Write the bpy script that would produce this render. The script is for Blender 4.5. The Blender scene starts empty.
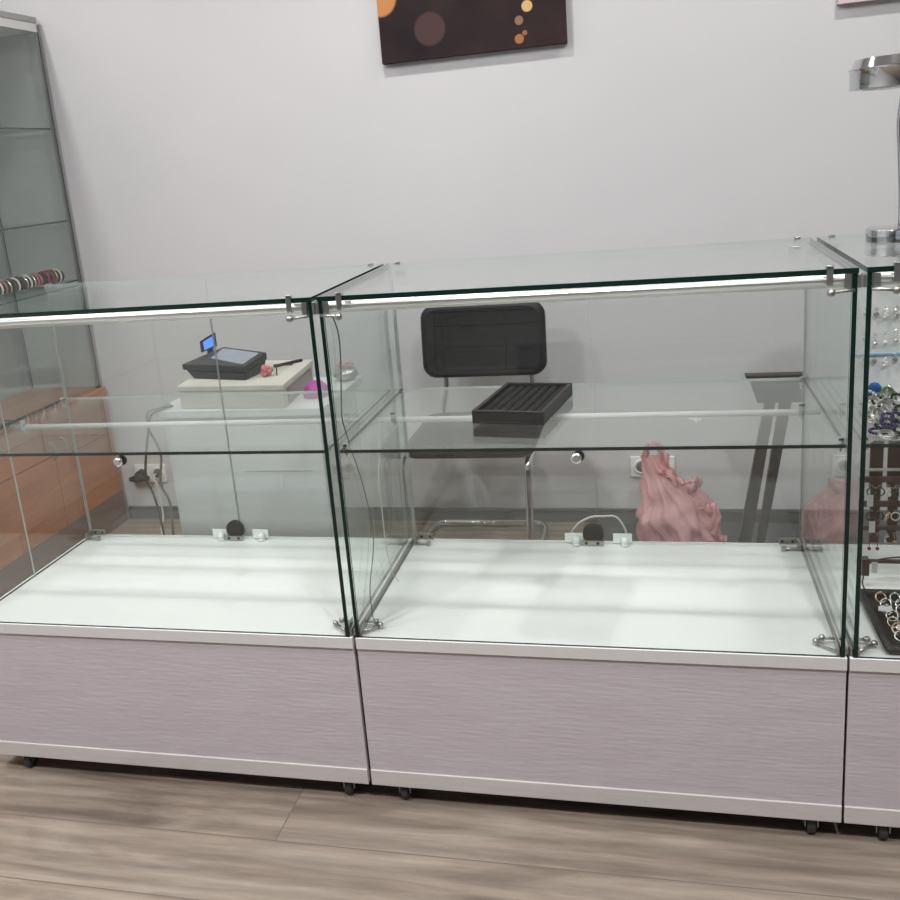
import bpy, bmesh, math, random
from mathutils import Vector, Matrix, noise
random.seed(7)
sc = bpy.context.scene
COL = sc.collection
PI = math.pi

# ------------------------------------------------------------------ materials
def mat(name, color, rough=.5, metal=0., spec=.5, emis=None, estr=0., coat=0., trans=0.):
    m = bpy.data.materials.new(name); m.use_nodes = True
    b = m.node_tree.nodes['Principled BSDF']
    b.inputs['Base Color'].default_value = (*color, 1)
    b.inputs['Roughness'].default_value = rough
    b.inputs['Metallic'].default_value = metal
    b.inputs['Specular IOR Level'].default_value = spec
    b.inputs['Coat Weight'].default_value = coat
    b.inputs['Transmission Weight'].default_value = trans
    if emis:
        b.inputs['Emission Color'].default_value = (*emis, 1)
        b.inputs['Emission Strength'].default_value = estr
    return m

def N(nt, t, **kw):
    n = nt.nodes.new(t)
    for k, v in kw.items(): setattr(n, k, v)
    return n

def add_noise(m, c1, c2, scale=(10, 10, 10), detail=4, bump=0., bdist=.002, lo=.35, hi=.65, nscale=1.0):
    """procedural colour variation + bump"""
    nt = m.node_tree; b = nt.nodes['Principled BSDF']
    tc = N(nt, 'ShaderNodeTexCoord'); mp = N(nt, 'ShaderNodeMapping'); mp.inputs['Scale'].default_value = scale
    no = N(nt, 'ShaderNodeTexNoise'); no.inputs['Detail'].default_value = detail; no.inputs['Scale'].default_value = nscale
    cr = N(nt, 'ShaderNodeValToRGB')
    cr.color_ramp.elements[0].position = lo; cr.color_ramp.elements[1].position = hi
    cr.color_ramp.elements[0].color = (*c1, 1); cr.color_ramp.elements[1].color = (*c2, 1)
    L = nt.links.new
    L(tc.outputs['Object'], mp.inputs['Vector']); L(mp.outputs['Vector'], no.inputs['Vector'])
    L(no.outputs['Fac'], cr.inputs['Fac']); L(cr.outputs['Color'], b.inputs['Base Color'])
    if bump:
        bp = N(nt, 'ShaderNodeBump'); bp.inputs['Strength'].default_value = bump; bp.inputs['Distance'].default_value = bdist
        L(no.outputs['Fac'], bp.inputs['Height']); L(bp.outputs['Normal'], b.inputs['Normal'])
    return m

def glass_mat(name, tint):
    """thin-sheet glass: both faces modelled, Fresnel reflection at each, tinted straight transmission"""
    m = bpy.data.materials.new(name); m.use_nodes = True
    nt = m.node_tree; nt.nodes.clear(); L = nt.links.new
    out = N(nt, 'ShaderNodeOutputMaterial'); mix = N(nt, 'ShaderNodeMixShader')
    tr = N(nt, 'ShaderNodeBsdfTransparent'); tr.inputs['Color'].default_value = (*tint, 1)
    gl = N(nt, 'ShaderNodeBsdfGlossy'); gl.inputs['Roughness'].default_value = 0.0
    gl.inputs['Color'].default_value = (.97, .99, .98, 1)
    fr = N(nt, 'ShaderNodeFresnel'); geo = N(nt, 'ShaderNodeNewGeometry')
    mr = N(nt, 'ShaderNodeMapRange'); mr.inputs['To Min'].default_value = 1.5; mr.inputs['To Max'].default_value = 1 / 1.5
    L(geo.outputs['Backfacing'], mr.inputs['Value']); L(mr.outputs['Result'], fr.inputs['IOR'])
    L(fr.outputs['Fac'], mix.inputs['Fac']); L(tr.outputs[0], mix.inputs[1]); L(gl.outputs[0], mix.inputs[2])
    L(mix.outputs[0], out.inputs['Surface'])
    return m

M = {}
M['glass'] = glass_mat('case glass', (.975, .986, .980))
M['glass_cab'] = glass_mat('cabinet glass', (.978, .996, .987))
M['edge'] = mat('green cut glass edge', (.003, .016, .012), .15, spec=.4)
M['edge_light'] = mat('pale cut glass edge', (.42, .44, .41), .3)
M['edge_pale'] = mat('bright cut glass edge', (.42, .46, .43), .3)
M['wall'] = add_noise(mat('painted wall', (.62, .615, .61), .85, spec=.2), (.565, .560, .566), (.59, .583, .588), (1, 1, 1), 3)
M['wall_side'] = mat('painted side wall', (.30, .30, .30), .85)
M['ceil'] = mat('ceiling paint', (.75, .74, .72), .9)
M['skirting'] = mat('grey skirting', (.075, .075, .08), .45)
M['alu'] = mat('brushed aluminium', (.80, .80, .79), .42, 1.)
M['chrome'] = mat('chrome', (.82, .83, .85), .07, 1.)
M['steel'] = mat('satin steel', (.42, .42, .40), .3, 1.)
M['white_lam'] = mat('white laminate', (.82, .83, .81), .35, spec=.4)
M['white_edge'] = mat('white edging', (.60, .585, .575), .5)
M['white_pl'] = mat('white plastic', (.80, .80, .77), .4)
M['clear_pl'] = mat('frosted plastic', (.78, .80, .78), .25)
M['black_pl'] = mat('black plastic', (.010, .010, .011), .4, spec=.3)
M['dark_rub'] = mat('dark rubber', (.03, .03, .03), .6)
M['dark_gap'] = mat('dark plywood side', (.10, .07, .08), .8)
M['leather'] = add_noise(mat('black leatherette', (.02, .02, .022), .45, spec=.3), (.008, .008, .009), (.015, .015, .017), (60, 60, 60), 3, .25, .001)
M['velvet'] = add_noise(mat('black velvet', (.01, .01, .011), .8, spec=.25), (.004, .004, .005), (.009, .009, .010), (200, 200, 200), 2)
M['beige'] = add_noise(mat('beige painted steel', (.52, .49, .40), .55), (.50, .475, .415), (.54, .515, .45), (5, 5, 5), 2)
M['desk'] = add_noise(mat('white desk laminate', (.7, .7, .7), .45), (.70, .705, .705), (.74, .745, .745), (2, 2, 6), 2)
M['cable_w'] = mat('white cable', (.62, .60, .54), .5)
M['cable_g'] = mat('grey cable', (.12, .14, .13), .5)
M['cable_b'] = mat('black cable', (.02, .02, .02), .5)
M['magenta'] = mat('magenta plastic', (.32, .035, .24), .4)
M['redglass'] = mat('red pink beads', (.45, .12, .14), .3)
M['brown_lac'] = add_noise(mat('dark brown lacquer', (.05, .026, .022), .4), (.042, .022, .019), (.07, .036, .03), (8, 8, 30), 3)
M['dark_brown'] = add_noise(mat('dark brown leather', (.035, .024, .022), .5), (.020, .014, .013), (.032, .022, .021), (30, 30, 30), 3)
M['lamp_chrome'] = mat('lamp chrome', (.60, .61, .63), .08, 1.)
M['silver'] = mat('silver', (.70, .69, .67), .22, 1.)
M['gold'] = mat('old gold', (.55, .40, .20), .3, 1.)
M['blue'] = mat('blue glass bead', (.02, .13, .42), .12, coat=.5)
M['navy'] = mat('navy glass bead', (.018, .018, .11), .15, coat=.5)
M['dkred'] = mat('dark red bead', (.22, .02, .05), .25)
M['pearl'] = mat('pearl bead', (.72, .68, .62), .25)
M['onyx'] = mat('black bead', (.012, .012, .014), .15)
M['green'] = mat('green bead', (.10, .20, .06), .2)
M['card'] = mat('white card', (.66, .66, .65), .6)
M['mat_dark'] = add_noise(mat('dark floor mat', (.05, .05, .055), .95), (.04, .04, .045), (.07, .07, .075), (80, 80, 80), 2, .4)
M['screen'] = mat('matt touch screen', (.23, .26, .31), .2)
M['blue_lcd'] = mat('lit blue display', (.05, .1, .5), .3, emis=(.05, .20, .95), estr=1.3)
M['lamp_white'] = mat('lit lamp lens', (1, 1, 1), .3, emis=(1., .97, .93), estr=14.)
M['photo_pink'] = mat('pale pink print', (.60, .50, .50), .5)

def wood_mat(name, c1, c2, c3, axis, sc_long, sc_cross, rough=.45, planks=None, bump=.15, streak=(.86, 1.1)):
    m = mat(name, c2, rough); nt = m.node_tree; b = nt.nodes['Principled BSDF']; L = nt.links.new
    tc = N(nt, 'ShaderNodeTexCoord'); mp = N(nt, 'ShaderNodeMapping')
    s = [sc_cross] * 3; s[axis] = sc_long; mp.inputs['Scale'].default_value = s
    n1 = N(nt, 'ShaderNodeTexNoise'); n1.inputs['Scale'].default_value = 1; n1.inputs['Detail'].default_value = 7
    n1.inputs['Roughness'].default_value = .62; n1.inputs['Distortion'].default_value = .9
    L(tc.outputs['Object'], mp.inputs['Vector'])
    vec = mp.outputs['Vector']
    if planks:
        bw, rh, off = planks
        bk = N(nt, 'ShaderNodeTexBrick'); bk.offset = .6; bk.inputs['Scale'].default_value = 1
        bk.inputs['Brick Width'].default_value = bw; bk.inputs['Row Height'].default_value = rh
        bk.inputs['Mortar Size'].default_value = .0016; bk.inputs['Mortar Smooth'].default_value = .2
        bk.inputs['Color1'].default_value = (.1, .1, .1, 1); bk.inputs['Color2'].default_value = (.9, .9, .9, 1)
        bk.inputs['Mortar'].default_value = (.0, .0, .0, 1)
        mo = N(nt, 'ShaderNodeMapping'); mo.inputs['Location'].default_value = off
        L(tc.outputs['Object'], mo.inputs['Vector']); L(mo.outputs['Vector'], bk.inputs['Vector'])
        ad = N(nt, 'ShaderNodeVectorMath', operation='MULTIPLY_ADD')
        ad.inputs[1].default_value = (7.3, 5.1, 3.7)
        L(bk.outputs['Color'], ad.inputs[0]); L(mp.outputs['Vector'], ad.inputs[2]); vec = ad.outputs[0]
    L(vec, n1.inputs['Vector'])
    cr = N(nt, 'ShaderNodeValToRGB'); e = cr.color_ramp.elements
    e[0].position = .30; e[0].color = (*c1, 1); e[1].position = .72; e[1].color = (*c3, 1)
    k = e.new(.5); k.color = (*c2, 1)
    L(n1.outputs['Fac'], cr.inputs['Fac']); colr = cr.outputs['Color']
    # fine streaks
    mp2 = N(nt, 'ShaderNodeMapping'); s2 = [sc_cross * 9] * 3; s2[axis] = sc_long * 5; mp2.inputs['Scale'].default_value = s2
    L(tc.outputs['Object'], mp2.inputs['Vector'])
    n2 = N(nt, 'ShaderNodeTexNoise'); n2.inputs['Scale'].default_value = 1; n2.inputs['Detail'].default_value = 3
    L(mp2.outputs['Vector'], n2.inputs['Vector'])
    mr = N(nt, 'ShaderNodeMapRange'); mr.inputs['From Min'].default_value = .3; mr.inputs['From Max'].default_value = .7
    mr.inputs['To Min'].default_value = streak[0]; mr.inputs['To Max'].default_value = streak[1]
    L(n2.outputs['Fac'], mr.inputs['Value'])
    mx = N(nt, 'ShaderNodeMix', data_type='RGBA', blend_type='MULTIPLY'); mx.inputs['Factor'].default_value = 1
    L(colr, mx.inputs['A']); L(mr.outputs['Result'], mx.inputs['B']); colr = mx.outputs['Result']
    if planks:
        # knots
        vo = N(nt, 'ShaderNodeTexVoronoi'); vo.inputs['Scale'].default_value = 1
        mk = N(nt, 'ShaderNodeMapping'); mk.inputs['Scale'].default_value = (2.1, 6.5, 1); mk.inputs['Location'].default_value = (.35, .2, 0)
        L(tc.outputs['Object'], mk.inputs['Vector']); L(mk.outputs['Vector'], vo.inputs['Vector'])
        rk = N(nt, 'ShaderNodeMapRange'); rk.inputs['From Min'].default_value = .02; rk.inputs['From Max'].default_value = .10
        rk.inputs['To Min'].default_value = .55; rk.inputs['To Max'].default_value = 1
        L(vo.outputs['Distance'], rk.inputs['Value'])
        m3 = N(nt, 'ShaderNodeMix', data_type='RGBA', blend_type='MULTIPLY'); m3.inputs['Factor'].default_value = 1
        L(colr, m3.inputs['A']); L(rk.outputs['Result'], m3.inputs['B']); colr = m3.outputs['Result']
        wv = N(nt, 'ShaderNodeTexWave'); wv.bands_direction = 'Y'; wv.inputs['Scale'].default_value = .55; wv.inputs['Distortion'].default_value = 9; wv.inputs['Detail'].default_value = 3; wv.inputs['Detail Scale'].default_value = .55
        L(vec, wv.inputs['Vector'])
        rw = N(nt, 'ShaderNodeMapRange'); rw.inputs['To Min'].default_value = .80; rw.inputs['To Max'].default_value = 1.05; L(wv.outputs['Fac'], rw.inputs['Value'])
        m6 = N(nt, 'ShaderNodeMix', data_type='RGBA', blend_type='MULTIPLY'); m6.inputs['Factor'].default_value = 1
        L(colr, m6.inputs['A']); L(rw.outputs['Result'], m6.inputs['B']); colr = m6.outputs['Result']
        rr = N(nt, 'ShaderNodeMapRange'); rr.inputs['To Min'].default_value = .86; rr.inputs['To Max'].default_value = 1.08
        L(bk.outputs['Color'], rr.inputs['Value'])
        m4 = N(nt, 'ShaderNodeMix', data_type='RGBA', blend_type='MULTIPLY'); m4.inputs['Factor'].default_value = 1
        L(colr, m4.inputs['A']); L(rr.outputs['Result'], m4.inputs['B']); colr = m4.outputs['Result']
        m5 = N(nt, 'ShaderNodeMix', data_type='RGBA'); L(bk.outputs['Fac'], m5.inputs['Factor'])
        L(colr, m5.inputs['A']); m5.inputs['B'].default_value = (c1[0] * .9, c1[1] * .9, c1[2] * .9, 1); colr = m5.outputs['Result']
    L(colr, b.inputs['Base Color'])
    bp = N(nt, 'ShaderNodeBump'); bp.inputs['Strength'].default_value = bump; bp.inputs['Distance'].default_value = .002
    L(n2.outputs['Fac'], bp.inputs['Height']); L(bp.outputs['Normal'], b.inputs['Normal'])
    return m

M['floor'] = wood_mat('grey oak laminate floor', (.15, .115, .09), (.27, .215, .17), (.37, .31, .25), 0, 1.6, 11, .40, planks=(2.2, .19, (1.065, .155, 0)), bump=.05)
M['lilac'] = wood_mat('lilac washed wood', (.485, .425, .455), (.51, .452, .48), (.535, .482, .505), 0, 4.0, 22, .55, bump=.35, streak=(.965, 1.02))
M['trim_lam'] = wood_mat('pale washed wood strip', (.50, .47, .46), (.55, .515, .505), (.58, .55, .535), 0, 4, 30, .5, bump=.2, streak=(.97, 1.02))
M['orange'] = wood_mat('orange beech veneer', (.34, .105, .025), (.43, .145, .038), (.49, .18, .05), 1, 1.5, 9, .32, bump=.04)
M['brown'] = wood_mat('brown plinth veneer', (.13, .075, .055), (.17, .10, .075), (.20, .125, .095), 1, 1.5, 9, .5, bump=.05)

# picture: dark canvas with soft round lights of its own printed pattern
def bokeh_mat():
    m = mat('dark canvas print', (.05, .03, .03), .75, spec=.15); nt = m.node_tree; b = nt.nodes['Principled BSDF']; L = nt.links.new
    tc = N(nt, 'ShaderNodeTexCoord')
    no = N(nt, 'ShaderNodeTexNoise'); no.inputs['Scale'].default_value = 4; L(tc.outputs['Object'], no.inputs['Vector'])
    cr = N(nt, 'ShaderNodeValToRGB'); cr.color_ramp.elements[0].color = (.018, .013, .015, 1); cr.color_ramp.elements[1].color = (.042, .024, .024, 1)
    cr.color_ramp.elements[0].position = .35; cr.color_ramp.elements[1].position = .7
    L(no.outputs['Fac'], cr.inputs['Fac']); col = cr.outputs['Color']
    # local coords: origin at bottom centre of the canvas (x .05, z 1.775)
    for (x, z, r, c, a) in ((-.146, .098, .060, (.085, .05, .047), .8), (.200, .133, .020, (.62, .40, .18), 1), (.170, .090, .016, (.28, .17, .11), .9),
                            (.168, .030, .017, (.42, .16, .06), .9), (.188, .048, .009, (.40, .16, .06), .8), (-.318, .215, .062, (.50, .22, .08), 1),
                            (-.24, .24, .03, (.30, .15, .09), .7), (.23, .17, .016, (.18, .12, .10), .7), (-.05, .35, .07, (.35, .18, .08), .6), (.15, .33, .05, (.6, .3, .1), .8)):
        s = N(nt, 'ShaderNodeVectorMath', operation='MULTIPLY_ADD'); s.inputs[1].default_value = (1, 0, 1); s.inputs[2].default_value = (-x, 0, -z)
        L(tc.outputs['Object'], s.inputs[0])
        ln = N(nt, 'ShaderNodeVectorMath', operation='LENGTH'); L(s.outputs[0], ln.inputs[0])
        mr = N(nt, 'ShaderNodeMapRange'); mr.inputs['From Min'].default_value = r * .85; mr.inputs['From Max'].default_value = r
        mr.inputs['To Min'].default_value = a; mr.inputs['To Max'].default_value = 0; L(ln.outputs['Value'], mr.inputs['Value'])
        mx = N(nt, 'ShaderNodeMix', data_type='RGBA'); L(mr.outputs['Result'], mx.inputs['Factor']); L(col, mx.inputs['A'])
        mx.inputs['B'].default_value = (*c, 1); col = mx.outputs['Result']
    L(col, b.inputs['Base Color']); return m
M['bokeh'] = bokeh_mat()

def bag_mat():
    m = mat('pink plastic film', (.88, .52, .54), .25); nt = m.node_tree; L = nt.links.new
    b = nt.nodes['Principled BSDF']; out = nt.nodes['Material Output']
    tr = N(nt, 'ShaderNodeBsdfTransparent'); tr.inputs['Color'].default_value = (.96, .80, .80, 1)
    tl = N(nt, 'ShaderNodeBsdfTranslucent'); tl.inputs['Color'].default_value = (.90, .48, .47, 1)
    m1 = N(nt, 'ShaderNodeMixShader'); m1.inputs['Fac'].default_value = .35
    L(b.outputs[0], m1.inputs[1]); L(tl.outputs[0], m1.inputs[2])
    m2 = N(nt, 'ShaderNodeMixShader'); m2.inputs['Fac'].default_value = .32
    L(m1.outputs[0], m2.inputs[1]); L(tr.outputs[0], m2.inputs[2]); L(m2.outputs[0], out.inputs['Surface'])
    return m
M['bag'] = bag_mat()

# ------------------------------------------------------------------ mesh helpers
def BM(): return bmesh.new()

def box(bm, x0, x1, y0, y1, z0, z1, mi=0):
    vs = [bm.verts.new(p) for p in ((x0, y0, z0), (x1, y0, z0), (x1, y1, z0), (x0, y1, z0), (x0, y0, z1), (x1, y0, z1), (x1, y1, z1), (x0, y1, z1))]
    for f in ((3, 2, 1, 0), (4, 5, 6, 7), (0, 1, 5, 4), (1, 2, 6, 5), (2, 3, 7, 6), (3, 0, 4, 7)):
        bm.faces.new([vs[i] for i in f]).material_index = mi
    return vs

def prism(bm, pts_bottom, pts_top):
    a = [bm.verts.new(p) for p in pts_bottom]; b = [bm.verts.new(p) for p in pts_top]; n = len(a)
    bm.faces.new(a[::-1]); bm.faces.new(b)
    for i in range(n): bm.faces.new((a[i], a[(i + 1) % n], b[(i + 1) % n], b[i]))

def frame_of(d):
    d = d.normalized(); up = Vector((0, 0, 1)) if abs(d.z) < .95 else Vector((1, 0, 0))
    a = d.cross(up).normalized(); b = d.cross(a).normalized(); return a, b

def tube(bm, pts, r, seg=10, closed=False, smooth=True):
    pts = [Vector(p) for p in pts]; n = len(pts); rings = []
    rr = r if isinstance(r, (list, tuple)) else [r] * n
    pa = None
    for i, p in enumerate(pts):
        if closed: d = pts[(i + 1) % n] - pts[i - 1]
        else: d = pts[min(i + 1, n - 1)] - pts[max(i - 1, 0)]
        d = d.normalized()
        if pa is None: a, b = frame_of(d)
        else:
            a = (pa - d * pa.dot(d)); a = a.normalized() if a.length > 1e-6 else frame_of(d)[0]; b = d.cross(a).normalized()
        pa = a
        rings.append([bm.verts.new(p + (a * math.cos(t) + b * math.sin(t)) * rr[i]) for t in [2 * PI * k / seg for k in range(seg)]])
    m = n if closed else n - 1
    for i in range(m):
        A, B = rings[i], rings[(i + 1) % n]
        for k in range(seg):
            f = bm.faces.new((A[k], A[(k + 1) % seg], B[(k + 1) % seg], B[k])); f.smooth = smooth
    if not closed:
        bm.faces.new(rings[0][::-1]); bm.faces.new(rings[-1])

def smooth_path(pts, sub=5):
    P = [Vector(p) for p in pts]; out = []
    for i in range(len(P) - 1):
        p0 = P[max(i - 1, 0)]; p1 = P[i]; p2 = P[i + 1]; p3 = P[min(i + 2, len(P) - 1)]
        for k in range(sub):
            t = k / sub
            out.append(.5 * ((2 * p1) + (-p0 + p2) * t + (2 * p0 - 5 * p1 + 4 * p2 - p3) * t * t + (-p0 + 3 * p1 - 3 * p2 + p3) * t ** 3))
    out.append(P[-1]); return out

def lathe(bm, prof, c, axis='z', seg=24):
    """prof: (radius, height) list; closed by caps"""
    c = Vector(c)
    ax = {'z': (Vector((1, 0, 0)), Vector((0, 1, 0)), Vector((0, 0, 1))), 'y': (Vector((1, 0, 0)), Vector((0, 0, 1)), Vector((0, -1, 0))),
          'x': (Vector((0, 1, 0)), Vector((0, 0, 1)), Vector((1, 0, 0)))}[axis]
    rings = []
    for r, h in prof:
        rings.append([bm.verts.new(c + ax[0] * r * math.cos(t) + ax[1] * r * math.sin(t) + ax[2] * h) for t in [2 * PI * k / seg for k in range(seg)]])
    for A, B in zip(rings, rings[1:]):
        for k in range(seg):
            f = bm.faces.new((A[k], A[(k + 1) % seg], B[(k + 1) % seg], B[k])); f.smooth = True
    bm.faces.new(rings[0][::-1]); bm.faces.new(rings[-1])

def ball(bm, c, r, seg=10, sz=1.):
    m = Matrix.Translation(c) @ Matrix.Diagonal((1, 1, sz, 1))
    g = bmesh.ops.create_uvsphere(bm, u_segments=seg, v_segments=max(5, seg // 2 + 1), radius=r, matrix=m)
    for v in g['verts']:
        for f in v.link_faces: f.smooth = True

def torus(bm, c, R, r, normal=(0, 0, 1), seg=18, rs=6, sq=1.):
    n = Vector(normal).normalized(); a, b = frame_of(n); c = Vector(c)
    tube(bm, [c + a * R * math.cos(t) + b * R * sq * math.sin(t) for t in [2 * PI * k / seg for k in range(seg)]], r, rs, closed=True)

def root_origin(o):
    while o.parent: o = o.parent
    return o

def obj(name, bm, mats, parent=None, bevel=0, origin=None, recalc=True):
    if recalc: bmesh.ops.recalc_face_normals(bm, faces=bm.faces[:])
    if parent is None:
        if origin is None:
            xs = [v.co for v in bm.verts]
            lo = [min(c[i] for c in xs) for i in range(3)]; hi = [max(c[i] for c in xs) for i in range(3)]
            origin = Vector(((lo[0] + hi[0]) / 2, (lo[1] + hi[1]) / 2, lo[2]))
        off = Vector(origin)
    else: off = Vector(root_origin(parent)['_o'])
    bmesh.ops.translate(bm, verts=bm.verts[:], vec=-off)
    me = bpy.data.meshes.new(name); bm.to_mesh(me); bm.free()
    for m in (mats if isinstance(mats, (list, tuple)) else [mats]): me.materials.append(M[m] if isinstance(m, str) else m)
    o = bpy.data.objects.new(name, me); COL.objects.link(o)
    if parent is None: o.location = off; o['_o'] = off
    else: o.parent = parent
    if bevel:
        bv = o.modifiers.new('bevel', 'BEVEL'); bv.width = bevel; bv.segments = 2; bv.limit_method = 'ANGLE'
    return o

def thing(name, label, cat, loc=(0, 0, 0), rotz=0, group=None, world=None):
    """loc = where its parts' mesh coordinates take their origin"""
    o = bpy.data.objects.new(name, None); COL.objects.link(o); o.empty_display_size = .05
    o['_o'] = Vector(loc); o.location = world if world is not None else loc; o.rotation_euler = (0, 0, rotz)
    o['label'] = label; o['category'] = cat
    if group: o['group'] = group
    return o

def tag(o, label, cat, group=None):
    o['label'] = label; o['category'] = cat
    if group: o['group'] = group
    return o

def struct(name, bm, m, parent=None, **kw):
    o = obj(name, bm, m, parent, **kw)
    if parent is None: o['kind'] = 'structure'
    return o

def copy_tree(o, parent=None):
    c = o.copy(); COL.objects.link(c)
    if parent: c.parent = parent
    for ch in list(o.children): copy_tree(ch, c)
    return c

def pane(x0, x1, y0, y1, z0, z1, back=False):
    """sheet of glass: big faces slot 0, cut edges slot 1"""
    bm = BM(); box(bm, x0, x1, y0, y1, z0, z1)
    big = max(f.calc_area() for f in bm.faces)
    bmesh.ops.recalc_face_normals(bm, faces=bm.faces[:])
    for f in bm.faces: f.material_index = 0 if f.calc_area() > big * .9 else (2 if back and f.normal.y > .5 else 1)
    return bm

# ------------------------------------------------------------------ camera
r_ = Vector((0.9678774, 0.2361497, -0.08629398)); u_ = Vector((0.01998154, 0.26988884, 0.96268414)); f_ = Vector((-0.25062735, 0.93348451, -0.25650067))
cam = bpy.data.cameras.new('camera'); co = bpy.data.objects.new('camera', cam); COL.objects.link(co)
rot = Matrix((r_, u_, -f_)).transposed()
co.matrix_world = Matrix.Translation((.6564, -1.7947, 1.428)) @ rot.to_4x4()
cam.sensor_fit = 'HORIZONTAL'; cam.sensor_width = 36; cam.lens = 36 * 947.98 / 900
cam.shift_x = 37.9 / 900; cam.shift_y = -36.1 / 900; cam.clip_start = .02
sc.camera = co

# ------------------------------------------------------------------ room
XL, XR, YB, YF, ZC = -2.06, 3.6, 1.75, -7.2, 2.9
bm = BM(); box(bm, XL - .1, XR + .1, YF - .1, YB + .1, -.1, 0); struct('floor', bm, 'floor', origin=(0, 0, 0))
bm = BM(); box(bm, XL - .1, XR + .1, YF - .1, YB + .1, ZC, ZC + .1); struct('ceiling', bm, 'ceil')
bm = BM(); box(bm, XL - .1, XR + .1, YB, YB + .1, 0, ZC); struct('wall_back', bm, 'wall')
bm = BM(); box(bm, XL - .1, XL, YF, YB, 0, ZC); struct('wall_left', bm, 'wall')
bm = BM(); box(bm, XR, XR + .1, YF, YB, 0, ZC); struct('wall_right', bm, 'wall_side')
# street side: piers and a lintel round the shop window
WX0, WX1, WZ0, WZ1 = -1.2, 2.8, .35, 2.35
bm = BM()
box(bm, XL - .1, WX0, YF - .1, YF, 0, ZC); box(bm, WX1, XR + .1, YF - .1, YF, 0, ZC)
box(bm, WX0, WX1, YF - .1, YF, 0, WZ0); box(bm, WX0, WX1, YF - .1, YF, WZ1, ZC); struct('wall_front', bm, 'wall_side')
bm = BM()
for x in (WX0, (WX0 + WX1) / 2 - .03, WX1 - .06): box(bm, x, x + .06, YF - .07, YF - .01, WZ0, WZ1)
for z in (WZ0, WZ1 - .06): box(bm, WX0, WX1, YF - .07, YF - .01, z, z + .06)
wf = struct('window_1', bm, 'white_pl')
obj('pane', pane(WX0 + .05, WX1 - .05, YF - .045, YF - .037, WZ0 + .05, WZ1 - .05), ['glass', 'edge'], wf)
# skirting along the back wall: board with a groove and a rounded top
bm = BM(); box(bm, -1.6355, XR, YB - .012, YB - .0005, 0, .040); box(bm, -1.6355, XR, YB - .009, YB - .0005, .040, .044); box(bm, -1.6355, XR, YB - .012, YB - .0005, .044, .056)
struct('baseboard_back', bm, 'skirting', bevel=.002)

# ------------------------------------------------------------------ display cases
H0, H1, H2, D = .05, .424, 1.183, .548
TG = .008
def rbox(bm, *a): box(bm, *a)

def screw(bm, p, q, rb=.0075, rs=.0032):
    tube(bm, [p, q], rs, 8); ball(bm, q, rb, 10)

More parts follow.
